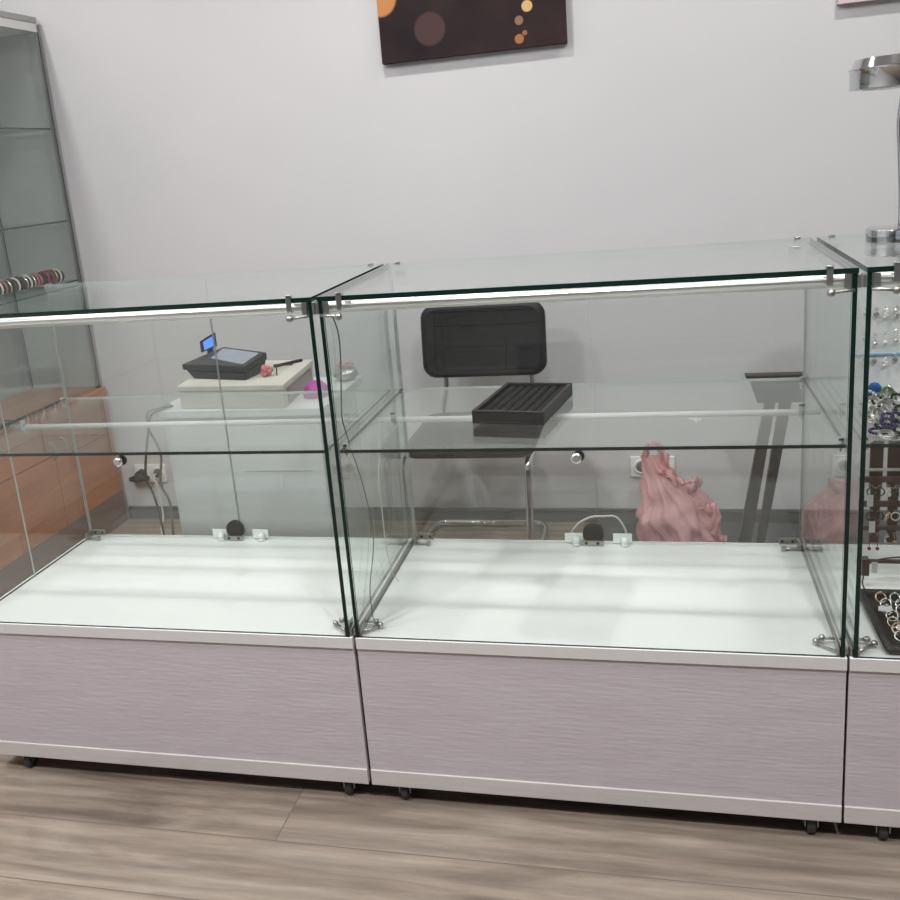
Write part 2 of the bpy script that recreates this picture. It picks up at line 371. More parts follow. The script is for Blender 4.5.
def case(x0, w, label, rotz=0., left_seam=False, BL=-.006, BR=.006):
    t = thing('glass_display_case', label, 'display case', (0, 0, 0), rotz, 'glass display cases in a row', world=(x0, 0, 0))
    # low cabinet: carcass, washed front, pale bottom strip, white deck
    bm = BM(); box(bm, BL + .001, w + BR - .001, .018, D, H0, .398); obj('cabinet_carcass', bm, 'dark_gap', t)
    bm = BM(); box(bm, BL, w + BR, 0.002, .0175, .088, .3975); obj('front_panel', bm, 'lilac', t)
    bm = BM(); box(bm, BL, w + BR, -.002, .0175, H0 - .002, .0875); obj('bottom_strip', bm, 'trim_lam', t, bevel=.0015)
    bm = BM(); box(bm, BL, w + BR, -.003, D + .012, .398, H1)
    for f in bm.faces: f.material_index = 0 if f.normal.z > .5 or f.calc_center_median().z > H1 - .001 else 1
    obj('deck_board', bm, ['white_lam', 'white_edge'], t)
    for (cx, cy) in ((.072, .030), (w - .050, .030), (.062, D - .06), (w - .062, D - .06)):
        bm = BM(); box(bm, cx - .019, cx + .019, cy - .019, cy + .019, H0 - .004, H0)
        for s in (-1, 1): prism(bm, [(cx + s * .0125 - .001, cy - .013, .018), (cx + s * .0125 + .001, cy - .013, .018), (cx + s * .0125 + .001, cy + .006, .018), (cx + s * .0125 - .001, cy + .006, .018)],
                                [(cx + s * .0125 - .001, cy - .014, H0 - .004), (cx + s * .0125 + .001, cy - .014, H0 - .004), (cx + s * .0125 + .001, cy + .014, H0 - .004), (cx + s * .0125 - .001, cy + .014, H0 - .004)])
        c = obj('caster', bm, 'steel', t)
        bm = BM(); lathe(bm, [(.012, -.009), (.0195, -.008), (.0205, -.005), (.0205, .005), (.0195, .008), (.012, .009)], (cx, cy - .003, .0207), 'x', 20)
        obj('wheel', bm, 'dark_rub', c)
    # glass sheets
    obj('side_glass', pane(0, TG, .0005, D - .001, H1, H2 - .0105, True), ['glass', 'edge', 'edge_pale'], t)
    obj('side_glass', pane(w - TG, w, .0005, D - .001, H1, H2 - .0105, True), ['glass', 'edge', 'edge_pale'], t)
    if left_seam:
        bm = BM(); box(bm, .0085, .0105, .257, .262, H1, H2 - .012); obj('seam_strip', bm, 'edge_light', t)
    obj('front_glass', pane(TG + .001, w - TG - .001, .001, .006, H1 + .001, H2 - .0105), ['glass', 'edge'], t)
    obj('top_glass', pane(-.001, w + .001, -.004, D + .002, H2 - .010, H2, True), ['glass', 'edge', 'edge_pale'], t)
    c_ = w / 2
    for a, b in ((TG + .002, c_ - .0015), (c_ + .0015, w - TG - .002)):
        obj('door_glass', pane(a, b, D - .006, D - .001, H1 + .004, H2 - .013), ['glass', 'edge_light'], t)
    SZ = .857
    obj('shelf_glass', pane(TG + .001, w - TG - .001, .009, D - .009, SZ - .007, SZ, True), ['glass', 'edge', 'edge_pale'], t)
    # ribbed aluminium light bar under the front of the top sheet
    bm = BM()
    n = 20; cy, cz, R = .021, H2 - .0245, .0125
    ra = []
    for k in range(n):
        a = 2 * PI * k / n; rr = R * (1 if k % 2 else .9)
        ra.append((cy + rr * math.cos(a), cz + rr * math.sin(a)))
    A = [bm.verts.new((.012, y, z)) for y, z in ra]; Bv = [bm.verts.new((w - .012, y, z)) for y, z in ra]
    bm.faces.new(A[::-1]); bm.faces.new(Bv)
    for k in range(n): bm.faces.new((A[k], A[(k + 1) % n], Bv[(k + 1) % n], Bv[k]))
    obj('light_bar', bm, 'alu', t)
    # shelf rail at mid depth with its two clips
    bm = BM(); lathe(bm, [(.0068, 0), (.0068, w - 2 * TG - .004)], (TG + .002, .285, SZ - .0142), 'x', 14)
    rl = obj('shelf_rail', bm, 'white_pl', t)
    for x in (.053, w - .048):
        bm = BM(); box(bm, x - .006, x + .006, .276, .294, SZ - .021, SZ - .0072); box(bm, x - .006, x + .006, .276, .2785, SZ + .0002, SZ + .006)
        tube(bm, [(x, .285, SZ - .030), (x, .285, SZ - .021)], .005, 10); obj('clip', bm, 'chrome', rl, bevel=.0008)
    # clamps of the upper front corners and over the bar
    for s, xe in ((1, 0.), (-1, w)):
        X = lambda d: xe + s * d
        def bx(bm, a, b, *r): box(bm, min(X(a), X(b)), max(X(a), X(b)), *r)
        bm = BM(); bx(bm, .041, .052, -.0085, -.0045, H2 - .027, H2 + .007); bx(bm, .041, .053, -.0085, .008, H2 + .0005, H2 + .004)
        bx(bm, .041, .052, -.0085, .004, H2 - .029, H2 - .026)
        obj('bar_clamp', bm, 'steel', t, bevel=.0008)
        bm = BM(); bx(bm, .0085, .022, -.003, .0005, H2 - .036, H2 - .0105); bx(bm, .0085, .011, -.003, .03, H2 - .036, H2 - .0105); bx(bm, -.006, -.0005, -.001, .020, H2 - .036, H2 - .012)
        cl = obj('corner_clamp', bm, 'steel', t, bevel=.0006)
        bm = BM(); screw(bm, (X(.006), -.010, H2 - .037), (X(.045), -.014, H2 - .040)); obj('thumb_screw', bm, 'steel', cl)
        bm = BM(); bx(bm, .0085, .011, .004, .058, H1 + .001, H1 + .020); bx(bm, .0085, .013, .0065, .012, H1 + .001, H1 + .020); bx(bm, -.005, -.0005, .004, .03, H1 + .004, H1 + .018)
        cl = obj('corner_clamp', bm, 'steel', t, bevel=.0006)
        bm = BM(); screw(bm, (X(.010), .052, H1 + .013), (X(.034), .053, H1 + .013), .0072); obj('thumb_screw', bm, 'steel', cl)
        bm = BM(); screw(bm, (X(.012), .012, H1 + .009), (X(.046), .044, H1 + .010), .0068); obj('thumb_screw', bm, 'steel', cl)
        # lower and upper hinges at the rear
        bm = BM(); bx(bm, .018, .058, D - .010, D - .0065, H1 + .006, H1 + .024); bx(bm, .010, .016, D - .04, D - .006, H1 + .004, H1 + .022)
        hg = obj('door_hinge', bm, 'steel', t, bevel=.0006)
        bm = BM(); tube(bm, [(X(.012), D - .034, H1 + .006), (X(.052), D - .034, H1 + .006)], .0035, 8); box(bm, X(.050) - .005, X(.050) + .005, D - .040, D - .028, H1 + .0005, H1 + .011); obj('hinge_arm', bm, 'steel', hg)
        for d in (.026, .050):
            bm = BM(); lathe(bm, [(.0032, 0), (.0032, .0012)], (X(d), D - .010, H1 + .015), 'y', 10); obj('hinge_screw', bm, 'black_pl', hg)
        bm = BM(); bx(bm, .018, .045, D - .011, D - .0065, H2 - .036, H2 - .018); bx(bm, .022, .034, D - .022, D - .008, H2, H2 + .004); obj('door_hinge', bm, 'steel', t, bevel=.0006)
        # shelf clips at the four corners
        for y in (.035, D - .03):
            bm = BM(); bx(bm, .0085, .020, y - .006, y + .006, SZ - .012, SZ - .0073); bx(bm, .0085, .018, y - .006, y + .006, SZ + .0003, SZ + .006)
            lathe(bm, [(.0045, 0), (.0045, .01)], (X(.0145), y, SZ - .022), 'z', 10)
            obj('shelf_clip', bm, 'chrome', t, bevel=.0006)
    # knob under the middle of the shelf front
    bm = BM(); lathe(bm, [(.004, -.004), (.0095, -.003), (.0105, 0), (.0105, .007), (.007, .0105)], (c_, -.001, SZ - .0175), 'y', 18)
    kn = obj('shelf_knob', bm, 'chrome', t)
    bm = BM(); lathe(bm, [(.0115, 0), (.0115, .002)], (c_ + .004, .009, SZ - .0175), 'y', 18); obj('washer', bm, 'black_pl', kn)
    # lock in the middle of the back doors
    c2 = c_ - .012
    bm = BM(); lathe(bm, [(.027, 0), (.027, .010), (.024, .0125)], (c2, D - .0065, H1 + .031), 'y', 24)
    lk = obj('door_lock', bm, 'black_pl', t)
    bm = BM(); box(bm, c2 - .030, c2 + .026, D - .024, D - .0192, H1 + .002, H1 + .015); obj('lock_plate', bm, 'steel', lk, bevel=.0008)
    for dx in (-.018, .012):
        bm = BM(); lathe(bm, [(.004, 0), (.004, .001)], (c2 + dx, D - .024, H1 + .0085), 'y', 10); obj('lock_screw', bm, 'black_pl', lk)
    for s in (-1, 1):
        xa = c_ + s * .062
        bm = BM(); box(bm, xa - .024, xa + .024, D - .0095, D - .0065, H1 + .003, H1 + .030); pl = obj('strike_plate', bm, 'clear_pl', t, bevel=.0008)
        bm = BM(); ball(bm, (xa + .006, D - .020, H1 + .014), .011, 12); lathe(bm, [(.009, 0), (.0115, .003), (.009, .006)], (xa + .006, D - .020, H1 + .001), 'z', 14); obj('knob', bm, 'clear_pl', pl)
    return t

caseA = case(-1.008, .994, 'empty glass display case at left, on lilac base, in front of the white desk', left_seam=True)
caseB = case(0., 1.0, 'middle glass display case with the black ring tray on its shelf', BL=0., BR=.004)
caseC = case(1.015, 1.0, 'glass display case cut off at right edge, filled with jewellery', rotz=-.004)
# loose cord over the lock of the middle case, and thin leads hanging in it
def cable(name, pts, r, m, label, cat='cable', sub=5, group=None, seg=7):
    bm = BM(); tube(bm, smooth_path(pts, sub), r, seg); return tag(obj(name, bm, m), label, cat, group)
cable('thin_lead', [(.014, .028, 1.140), (.014, .047, 1.125), (.014, .064, 1.091), (.014, .060, 1.038), (.014, .030, .93), (.014, .040, .894), (.016, .052, .8585)], .0016, 'cable_g', 'thin grey lead hanging from upper left clamp of middle case')
cable('thin_lead', [(.014, .062, .845), (.014, .107, .767), (.014, .141, .683), (.014, .158, .615), (.014, .139, .561), (.014, .091, .496), (.022, .070, .4255)], .0012, 'cable_g', 'thin grey lead below the shelf, reaching the front corner clamp')
cable('thin_lead', [(.020, .275, .847), (.020, .243, .769), (.020, .220, .703), (.020, .223, .639), (.020, .227, .548), (.020, .255, .47), (.024, .287, .4255)], .0012, 'cable_w', 'pale thin lead hanging below shelf, further back by the left glass')

# ------------------------------------------------------------------ black ring tray on the shelf
def ring_tray(cx, cy, z, w, d, h, rz, label, rows=7):
    t = thing('ring_tray', label, 'jewellery tray', (0, 0, 0), rz, world=(cx, cy, z))
    bm = BM(); e = .009
    box(bm, -w / 2, w / 2, -d / 2, d / 2, 0, .006)
    for a in ((-w / 2, w / 2, -d / 2, -d / 2 + e), (-w / 2, w / 2, d / 2 - e, d / 2), (-w / 2, -w / 2 + e, -d / 2 + e, d / 2 - e), (w / 2 - e, w / 2, -d / 2 + e, d / 2 - e)): box(bm, *a, .006, h)
    obj('tray_frame', bm, 'leather', t, bevel=.0012)
    iw = w - 2 * e - .002
    for k in range(rows):
        x = -iw / 2 + (k + .5) * iw / rows
        bm = BM(); r = iw / rows / 2 - .0006
        prof = [(x - r, .0065), (x - r, h - .014), (x - r * .7, h - .008), (x, h - .0055), (x + r * .7, h - .008), (x + r, h - .014), (x + r, .0065)]
        A = [bm.verts.new((px, -d / 2 + e + .001, pz)) for px, pz in prof]; B2 = [bm.verts.new((px, d / 2 - e - .001, pz)) for px, pz in prof]
        bm.faces.new(A[::-1]); bm.faces.new(B2)
        for i in range(len(A)): bm.faces.new((A[i], A[(i + 1) % len(A)], B2[(i + 1) % len(A)], B2[i]))
        obj('ring_roll', bm, 'velvet', t)
    return t
ring_tray(.360, .308, .8572, .163, .262, .030, math.radians(-9), 'empty black ring tray with padded rolls on middle glass shelf')

# ------------------------------------------------------------------ desk with cash drawer and till behind the left case
t = thing('white_desk', 'white desk behind the left case, under the cash drawer', 'desk', (-.58, .96, 0))
bm = BM(); box(bm, -.857, -.300, .757, 1.17, .728, .75); obj('desktop', bm, 'desk', t, bevel=.001)
bm = BM(); box(bm, -.832, -.322, .775, .790, .0, .728); obj('back_panel', bm, 'desk', t)
for x in (-.832, -.338):
    bm = BM(); box(bm, x, x + .016, .790, 1.15, 0, .728); obj('side_panel', bm, 'desk', t)
bm = BM(); box(bm, -.58, -.36, .7735, .775, .548, .552); obj('groove_strip', bm, 'white_edge', t)

t = thing('cash_drawer', 'beige metal cash drawer on the white desk, under the till', 'cash drawer', (-.62, .97, .75))
bm = BM(); q = [(-.772, .786), (-.420, .762), (-.450, 1.110), (-.800, 1.135)]
prism(bm, [(x, y, .7505) for x, y in q], [(x, y, .806) for x, y in q]); obj('drawer_body', bm, 'beige', t, bevel=.002)
bm = BM(); prism(bm, [(x + (.004 if x > -.6 else -.004), y + (-.003 if y < 1 else .003), .8062) for x, y in q], [(x + (.004 if x > -.6 else -.004), y + (-.003 if y < 1 else .003), .8235) for x, y in q]); obj('lid', bm, 'beige', t, bevel=.002)
bm = BM(); prism(bm, [(-.4215, .800, .757), (-.4195, .800, .757), (-.4435, 1.08, .757), (-.4455, 1.08, .757)], [(-.4215, .800, .800), (-.4195, .800, .800), (-.4435, 1.08, .800), (-.4455, 1.08, .800)]); obj('drawer_front', bm, mat('brown grey drawer face', (.22, .19, .18), .4), t)

t = thing('till_terminal', 'black touch screen till terminal on beige cash drawer', 'cash register', (-.66, .95, .8237))
bm = BM()
prism(bm, [(-.765, .880, .8237), (-.567, .832, .8237), (-.555, .940, .8237), (-.750, 1.01, .8237)],
      [(-.792, .888, .850), (-.564, .834, .850), (-.553, .975, .855), (-.772, 1.07, .855)])
obj('base', bm, 'black_pl', t, bevel=.003)
bm = BM()
prism(bm, [(-.804, .888, .851), (-.562, .826, .851), (-.553, .985, .856), (-.765, 1.085, .858)],
      [(-.808, .893, .869), (-.562, .829, .869), (-.560, 1.002, .876), (-.756, 1.100, .881)])
obj('screen_housing', bm, 'black_pl', t, bevel=.003)
bm = BM(); V = [bm.verts.new(p) for p in ((-.733, .950, .8745), (-.578, .850, .8710), (-.580, .988, .8772), (-.745, 1.075, .8810))]; V2 = [bm.verts.new((v.co.x, v.co.y, v.co.z - .005)) for v in V]
bm.faces.new(V); bm.faces.new(V2[::-1])
for i in range(4): bm.faces.new((V[i], V2[i], V2[(i + 1) % 4], V[(i + 1) % 4]))
obj('screen', bm, 'screen', t)
t = thing('customer_display', 'small blue lit customer display on a stalk behind the till', 'display', (-.83, 1.15, .75))
bm = BM(); box(bm, -.85, -.805, 1.145, 1.169, .7505, .7555); tube(bm, [(-.835, 1.157, .755), (-.835, 1.157, .868)], .011, 12); obj('stalk', bm, 'black_pl', t)
bm = BM(); prism(bm, [(-.868, 1.150, .853), (-.800, 1.130, .876), (-.800, 1.146, .876), (-.868, 1.168, .853)], [(-.868, 1.150, .893), (-.800, 1.130, .925), (-.800, 1.146, .925), (-.868, 1.168, .893)]); obj('housing', bm, 'black_pl', t, bevel=.003)
bm = BM(); prism(bm, [(-.850, 1.1430, .864), (-.805, 1.1295, .880), (-.805, 1.1320, .880), (-.850, 1.1460, .864)], [(-.850, 1.1430, .892), (-.805, 1.1295, .914), (-.805, 1.1320, .914), (-.850, 1.1460, .892)]); obj('lit_screen', bm, 'blue_lcd', t)

bm = BM()
for i in range(16):
    a = i * 2.4; ball(bm, (-.520 + .017 * math.cos(a) * (i % 3) / 2, .885 + .014 * math.sin(a), .8325 + .0055 * (i // 4)), .009, 8)
tag(obj('bead_cluster', bm, 'redglass'), 'small cluster of red and pink beads lying beside the till', 'beads')
cable('black_cord', [(-.485, .885, .8262), (-.500, .925, .846), (-.520, .965, .842), (-.505, 1.00, .832), (-.488, 1.03, .8262)], .0022, 'cable_b', 'thin black cord looped beside the till on cash drawer', 'cord')
bm = BM(); prism(bm, [(-.545, 1.005, .8237), (-.535, 1.000, .8237), (-.472, 1.085, .8237), (-.482, 1.090, .8237)], [(-.545, 1.005, .833), (-.535, 1.000, .833), (-.472, 1.085, .833), (-.482, 1.090, .833)])
tag(obj('marker_pen', bm, 'black_pl', bevel=.002), 'black pen lying on beige cash drawer behind the till', 'pen')
bm = BM()
prof = [(.040, 0), (.041, .01), (.036, .03), (.022, .045), (.006, .050)]; lathe(bm, prof, (-.368, .905, .7505), 'z', 20)
tag(obj('magenta_pouch', bm, 'magenta'), 'rounded magenta pouch on white desk beside cash drawer', 'pouch')
# crumpled grey paper with a dark red flower beside it
t = thing('flower_ornament', 'small grey ornament with dark red petals at desk end', 'ornament', (-.33, 1.10, .7505))
bm = BM(); bmesh.ops.create_icosphere(bm, subdivisions=3, radius=.035, matrix=Matrix.Translation((-.335, 1.11, .7735)) @ Matrix.Diagonal((1.2, 1, .65, 1)))
for v in bm.verts: v.co += Vector((1, 1, 1)) * (noise.noise(v.co * 60) * .006)
obj('base', bm, 'steel', t)
bm = BM()
for k in range(7):
    a = k * .9; ball(bm, (-.335 + .022 * math.cos(a), 1.11 + .018 * math.sin(a), .801 + .004 * (k % 2)), .009, 8, .6)
obj('petal', bm, 'redglass', t)

# cables down the desk end, wall sockets
cable('grey_cable', [(-.835, .83, .7550), (-.845, .78, .7555), (-.868, .748, .752), (-.872, .744, .70), (-.845, .745, .62), (-.862, .745, .52), (-.842, .748, .45), (-.852, .75, .30), (-.846, .76, .14), (-.85, .77, .004)], .004, 'cable_g', 'grey cable hanging down the left end of white desk')
cable('grey_cable', [(-.815, .81, .7550), (-.83, .765, .7565), (-.852, .738, .745), (-.866, .732, .70), (-.885, .730, .63), (-.900, .730, .545), (-.882, .732, .47), (-.872, .735, .32), (-.875, .74, .15), (-.875, .77, .004)], .004, 'cable_b', 'black cable hanging beside grey one at white desk end')
def sockets(x0, x1, zt, n, label, plugs=()):
    t = thing('wall_socket', label, 'socket', ((x0 + x1) / 2, YB, zt - .08))
    bm = BM(); box(bm, x0, x1, YB - .010, YB - .0005, zt - .08, zt); obj('frame', bm, 'white_pl', t, bevel=.002)
    w = (x1 - x0) / n
    for k in range(n):
        c = (x0 + w * (k + .5), YB - .010, zt - .04)
        bm = BM(); lathe(bm, [(.030, 0), (.030, .003), (.022, .003), (.0215, .0005)], c, 'y', 24); s = obj('insert', bm, 'white_pl', t)
        bm = BM(); lathe(bm, [(.0195, 0), (.0195, .0032)], c, 'y', 24); obj('recess', bm, mat('socket recess', (.12, .12, .12), .6), s)
        bm = BM()
        for dx in (-.0095, .0095): lathe(bm, [(.0028, 0), (.0028, .0042)], (c[0] + dx, c[1], c[2]), 'y', 8)
        obj('contact', bm, 'black_pl', s)
    return t
sockets(-1.575, -1.425, .25, 2, 'double wall socket left of the white desk, black plug in it')
sockets(.552, .716, .268, 2, 'double wall socket behind pink plastic bag, right of the chair')
bm = BM(); lathe(bm, [(.020, 0), (.023, .006), (.022, .03), (.012, .048), (.008, .05)], (-1.537, YB - .0135, .208), 'y', 16)
tube(bm, [(-1.58, YB - .045, .196), (-1.545, YB - .052, .200), (-1.49, YB - .045, .200)], [.010, .018, .012], 10)
tag(obj('power_plug', bm, 'black_pl'), 'black plug adaptor in double socket left of white desk', 'plug')
cable('white_cable', [(-1.468, YB - .018, .212), (-1.465, YB - .045, .205), (-1.45, YB - .05, .17), (-1.448, YB - .05, .11), (-1.44, YB - .06, .03), (-1.40, YB - .16, .004), (-1.25, YB - .35, .004)], .0035, 'cable_w', 'white cable running from socket at left down to floor')

# ------------------------------------------------------------------ black cantilever chair
t = thing('cantilever_chair', 'black padded chair with chrome tube frame behind middle case', 'chair', (.04, 1.4, 0), 0)
def pad(w, h, th, r, nx=3, crown=.008):
    """rounded cushion in x/z plane, thickness along y, centred"""
    pts = []
    for (cx, cz, a0) in ((w / 2 - r, h / 2 - r, 0), (-w / 2 + r, h / 2 - r, 90), (-w / 2 + r, -h / 2 + r, 180), (w / 2 - r, -h / 2 + r, 270)):
        for k in range(7):
            a = math.radians(a0 + 15 * k); pts.append((cx + r * math.cos(a), cz + r * math.sin(a)))
    bm = BM(); rings = []
    for s, y in ((.90, -th / 2 - crown), (.97, -th / 2), (1., -th / 4), (1., th / 4), (.97, th / 2), (.9, th / 2 + crown * .6)):
        rings.append([bm.verts.new((x * (s if abs(s) < 1 else 1), y, z * s)) for x, z in pts])
    for A, B2 in zip(rings, rings[1:]):
        n = len(A)
        for k in range(n): bm.faces.new((A[k], A[(k + 1) % n], B2[(k + 1) % n], B2[k])).smooth = True
    bm.faces.new(rings[0][::-1]); bm.faces.new(rings[-1]); return bm
bm = pad(.448, .262, .036, .05); bmesh.ops.transform(bm, verts=bm.verts[:], matrix=Matrix.Translation((.058, 1.50, .792)) @ Matrix.Rotation(math.radians(-6), 4, 'X'))
bk = obj('backrest', bm, 'leather', t)
bm = BM()
for z in (-.105, .056, .105): tube(bm, [Matrix.Rotation(math.radians(-6), 3, 'X') @ Vector((x, -.0262, z)) + Vector((.058, 1.50, .792)) for x in (-.175, 0, .185)], .0014, 6)
for x in (-.172, .085): tube(bm, [Matrix.Rotation(math.radians(-6), 3, 'X') @ Vector((x, -.0262, z)) + Vector((.058, 1.50, .792)) for z in (-.105, 0, .105)], .0014, 6)
obj('stitching', bm, 'velvet', bk)
bm = pad(.435, .43, .042, .05, crown=.006); bmesh.ops.transform(bm, verts=bm.verts[:], matrix=Matrix.Translation((.048, 1.315, .497)) @ Matrix.Rotation(math.radians(-90), 4, 'X'))
obj('seat', bm, 'leather', t)
R_ = .0125
def arc(pts, sub=6): return smooth_path(pts, sub)
for s, xa, xb in ((-1, -.178, -.222), (1, .246, .228)):
    bm = BM()
    tube(bm, arc([(.04 + s * .17, 1.50, .462), (.04 + s * .185, 1.42, .462), (xa, 1.30, .462), (xa, 1.17, .462), (xa, 1.128, .452), (xa, 1.115, .42), (xa - s * .002, 1.11, .25), (xa - s * .004, 1.11, .08), (xa - s * .004, 1.12, .03), (xa - s * .004, 1.16, .0135), (xb, 1.45, .0135), (xb, 1.60, .0135), (xb - s * .01, 1.662, .0135), (xb - s * .05, 1.69, .0135), (.003, 1.69, .0135)]), R_, 12)
    obj('leg_tube', bm, 'chrome', t)
    bm = BM(); tube(bm, arc([(.04 + s * .17, 1.50, .462), (.04 + s * .17, 1.555, .475), (.048 + s * .17, 1.575, .53), (.058 + s * .16, 1.560, .62), (.058 + s * .16, 1.540, .70)]), .011, 10); obj('back_tube', bm, 'chrome', t)

# ------------------------------------------------------------------ pink carrier bag on the floor
def carrier_bag():
    t = thing('carrier_bag', 'crumpled pink plastic carrier bag behind right half of middle case', 'bag', (.72, 1.42, 0))
    bm = BM(); nz, na = 44, 120; rings = []
    # (height, x centre, half width x, half depth y)
    prof = [(0.004, .73, .120, .115), (.05, .735, .140, .125), (.10, .728, .142, .122), (.15, .718, .132, .112), (.19, .712, .124, .10), (.23, .703, .110, .085), (.27, .680, .080, .066), (.31, .658, .055, .048), (.35, .640, .040, .036), (.375, .634, .034, .028)]
    def at(z):
        for a, b in zip(prof, prof[1:]):
            if a[0] <= z <= b[0] + 1e-6:
                k = (z - a[0]) / (b[0] - a[0]); return [a[i] + (b[i] - a[i]) * k for i in range(4)]
    for i in range(nz):
        z = .004 + (.371) * i / (nz - 1); _, cx, rx, ry = at(z); ring = []
        for k in range(na):
            a = 2 * PI * k / na
            wv = a * 6.5 + 14 * z + 2.2 * noise.noise(Vector((math.cos(a) * 1.5, math.sin(a) * 1.5, z * 7 + 5)))
            fold = .26 * (abs(math.sin(wv)) ** .8 - .55) + .10 * (abs(math.sin(wv * 2.3 + 1)) - .5) + .30 * noise.noise(Vector((math.cos(a) * 2.4, math.sin(a) * 2.4, z * 15)))
            f = .93 + (fold - .06) * (.75 + .45 * min(1, z / .25))
            ring.append(bm.verts.new((cx + rx * f * math.cos(a), 1.42 + ry * f * math.sin(a), z + .006 * noise.noise(Vector((a * 2, z * 20, 3))) * (1 if i else 0))))
        rings.append(ring)
    for A, B2 in zip(rings, rings[1:]):
        for k in range(na): bm.faces.new((A[k], A[(k + 1) % na], B2[(k + 1) % na], B2[k])).smooth = True
    bm.faces.new(rings[0][::-1])
    obj('bag_body', bm, 'bag', t, recalc=True)
    def strap(pts, w, seed):
        bm = BM(); P = smooth_path(pts, 7); prev = None
        for i, p in enumerate(P):
            row = []
            for j in range(6):
                u = (j / 5 - .5) * w * (1 + .35 * math.sin(i * 1.1 + seed))
                row.append(bm.verts.new(p + Vector((u * .8, .012 * math.sin(j * 1.9 + i * .8 + seed), u * .35 + .006 * math.sin(j * 2.7 + i * 1.3 + seed)))))
            if prev:
                for j in range(5): bm.faces.new((prev[j], prev[j + 1], row[j + 1], row[j])).smooth = True
            prev = row
        o = obj('handle', bm, 'bag', t, recalc=False); sm = o.modifiers.new('thickness', 'SOLIDIFY'); sm.thickness = .0012; return o
    strap([(.612, 1.41, .33), (.612, 1.40, .385), (.628, 1.40, .425), (.655, 1.40, .425), (.672, 1.40, .385), (.690, 1.40, .33), (.71, 1.40, .30)], .030, 0)
    strap([(.66, 1.38, .34), (.700, 1.37, .315), (.735, 1.365, .295), (.775, 1.36, .31), (.785, 1.37, .285), (.755, 1.38, .26)], .032, 2)
    strap([(.79, 1.36, .20), (.82, 1.34, .225), (.842, 1.33, .19), (.84, 1.33, .13), (.86, 1.33, .10), (.85, 1.34, .05)], .034, 4)
    return t
carrier_bag()

# dark mat on the floor behind the bag
bm = BM(); n = 24
for i in range(1): box(bm, .43, 1.7, 1.15, 1.728, .0005, .009)
tag(obj('floor_mat', bm, 'mat_dark', bevel=.004), 'dark grey floor mat under the pink bag by the wall', 'mat')
cable('white_cable', [(.40, D + .10, .004), (.405, D + .07, .20), (.42, D + .05, .40), (.44, D + .045, .452), (.475, D + .05, .474), (.51, D + .05, .478), (.55, D + .05, .472), (.575, D + .055, .40), (.58, D + .08, .20), (.58, D + .10, .004)], .003, 'cable_w', 'white cable arching over the lock of middle case')

# ------------------------------------------------------------------ dark brown stand seen behind the right end of the middle case
t = thing('dark_stand', 'dark brown stand with flat top on two slanted boards, behind middle case', 'stand', (1.03, 1.3, 0))
bm = BM(); prism(bm, [(.930, 1.24, .677), (1.105, 1.24, .677), (1.105, 1.272, .677), (.930, 1.272, .677)], [(.922, 1.235, .696), (1.105, 1.235, .696), (1.105, 1.277, .696), (.922, 1.277, .696)]); obj('top', bm, 'dark_brown', t, bevel=.004)
bm = BM(); prism(bm, [(.960, 1.243, .605), (1.10, 1.243, .605), (1.10, 1.268, .605), (.960, 1.268, .605)], [(.937, 1.243, .6765), (1.10, 1.243, .6765), (1.10, 1.268, .6765), (.937, 1.268, .6765)]); obj('apron', bm, 'dark_brown', t)
for xt, xb, wt, wb in ((.982, .885, .031, .040), (1.026, .945, .034, .022)):
    bm = BM(); prism(bm, [(xb, 1.243, .0095), (xb + wb, 1.243, .0095), (xb + wb, 1.268, .0095), (xb, 1.268, .0095)], [(xt, 1.243, .605), (xt + wt, 1.243, .605), (xt + wt, 1.268, .605), (xt, 1.268, .605)]); obj('leg_board', bm, 'dark_brown', t)

# ------------------------------------------------------------------ tall display cabinet along the left wall
t = thing('tall_display_cabinet', 'tall glass display cabinet on orange wood base in left corner', 'display cabinet', (-1.8, 1.2, 0))
CX0, CX1, CY0, CY1 = -2.0, -1.638, .30, 1.722
bm = BM(); box(bm, CX0, CX1 + .001, CY0, CY1, .0, .142); obj('plinth', bm, 'brown', t)
bm = BM(); box(bm, CX0, CX1 - .020, CY0, CY1, .1425, .597); obj('base_carcass', bm, 'orange', t)
bm = BM(); box(bm, CX0, CX1 + .002, CY0, CY1 + .002, .5975, .612); obj('base_top', bm, 'orange', t, bevel=.001)
ys = [CY0, .84, 1.305, CY1]
for i, (a, b) in enumerate(zip(ys, ys[1:])):
    bm = BM(); box(bm, CX1 - .0195, CX1, a + .0015, b - .0015, .143, .437); dr = obj('door', bm, 'orange', t, bevel=.0008)
    bm = BM(); box(bm, CX1 - .0195, CX1, a + .0015, b - .0015, .441, .596); obj('drawer_front', bm, 'orange', t, bevel=.0008)
    yh = b - .035 if i == 1 else (a + .035 if i == 2 else b - .03)
    bm = BM(); tube(bm, smooth_path([(CX1, yh, .50), (CX1 + .020, yh + .004, .495), (CX1 + .024, yh + .012, .465), (CX1 + .020, yh + .02, .435), (CX1, yh + .024, .425)]), .0060, 8); obj('handle', bm, 'silver', dr)
GX1 = CX1 - .022
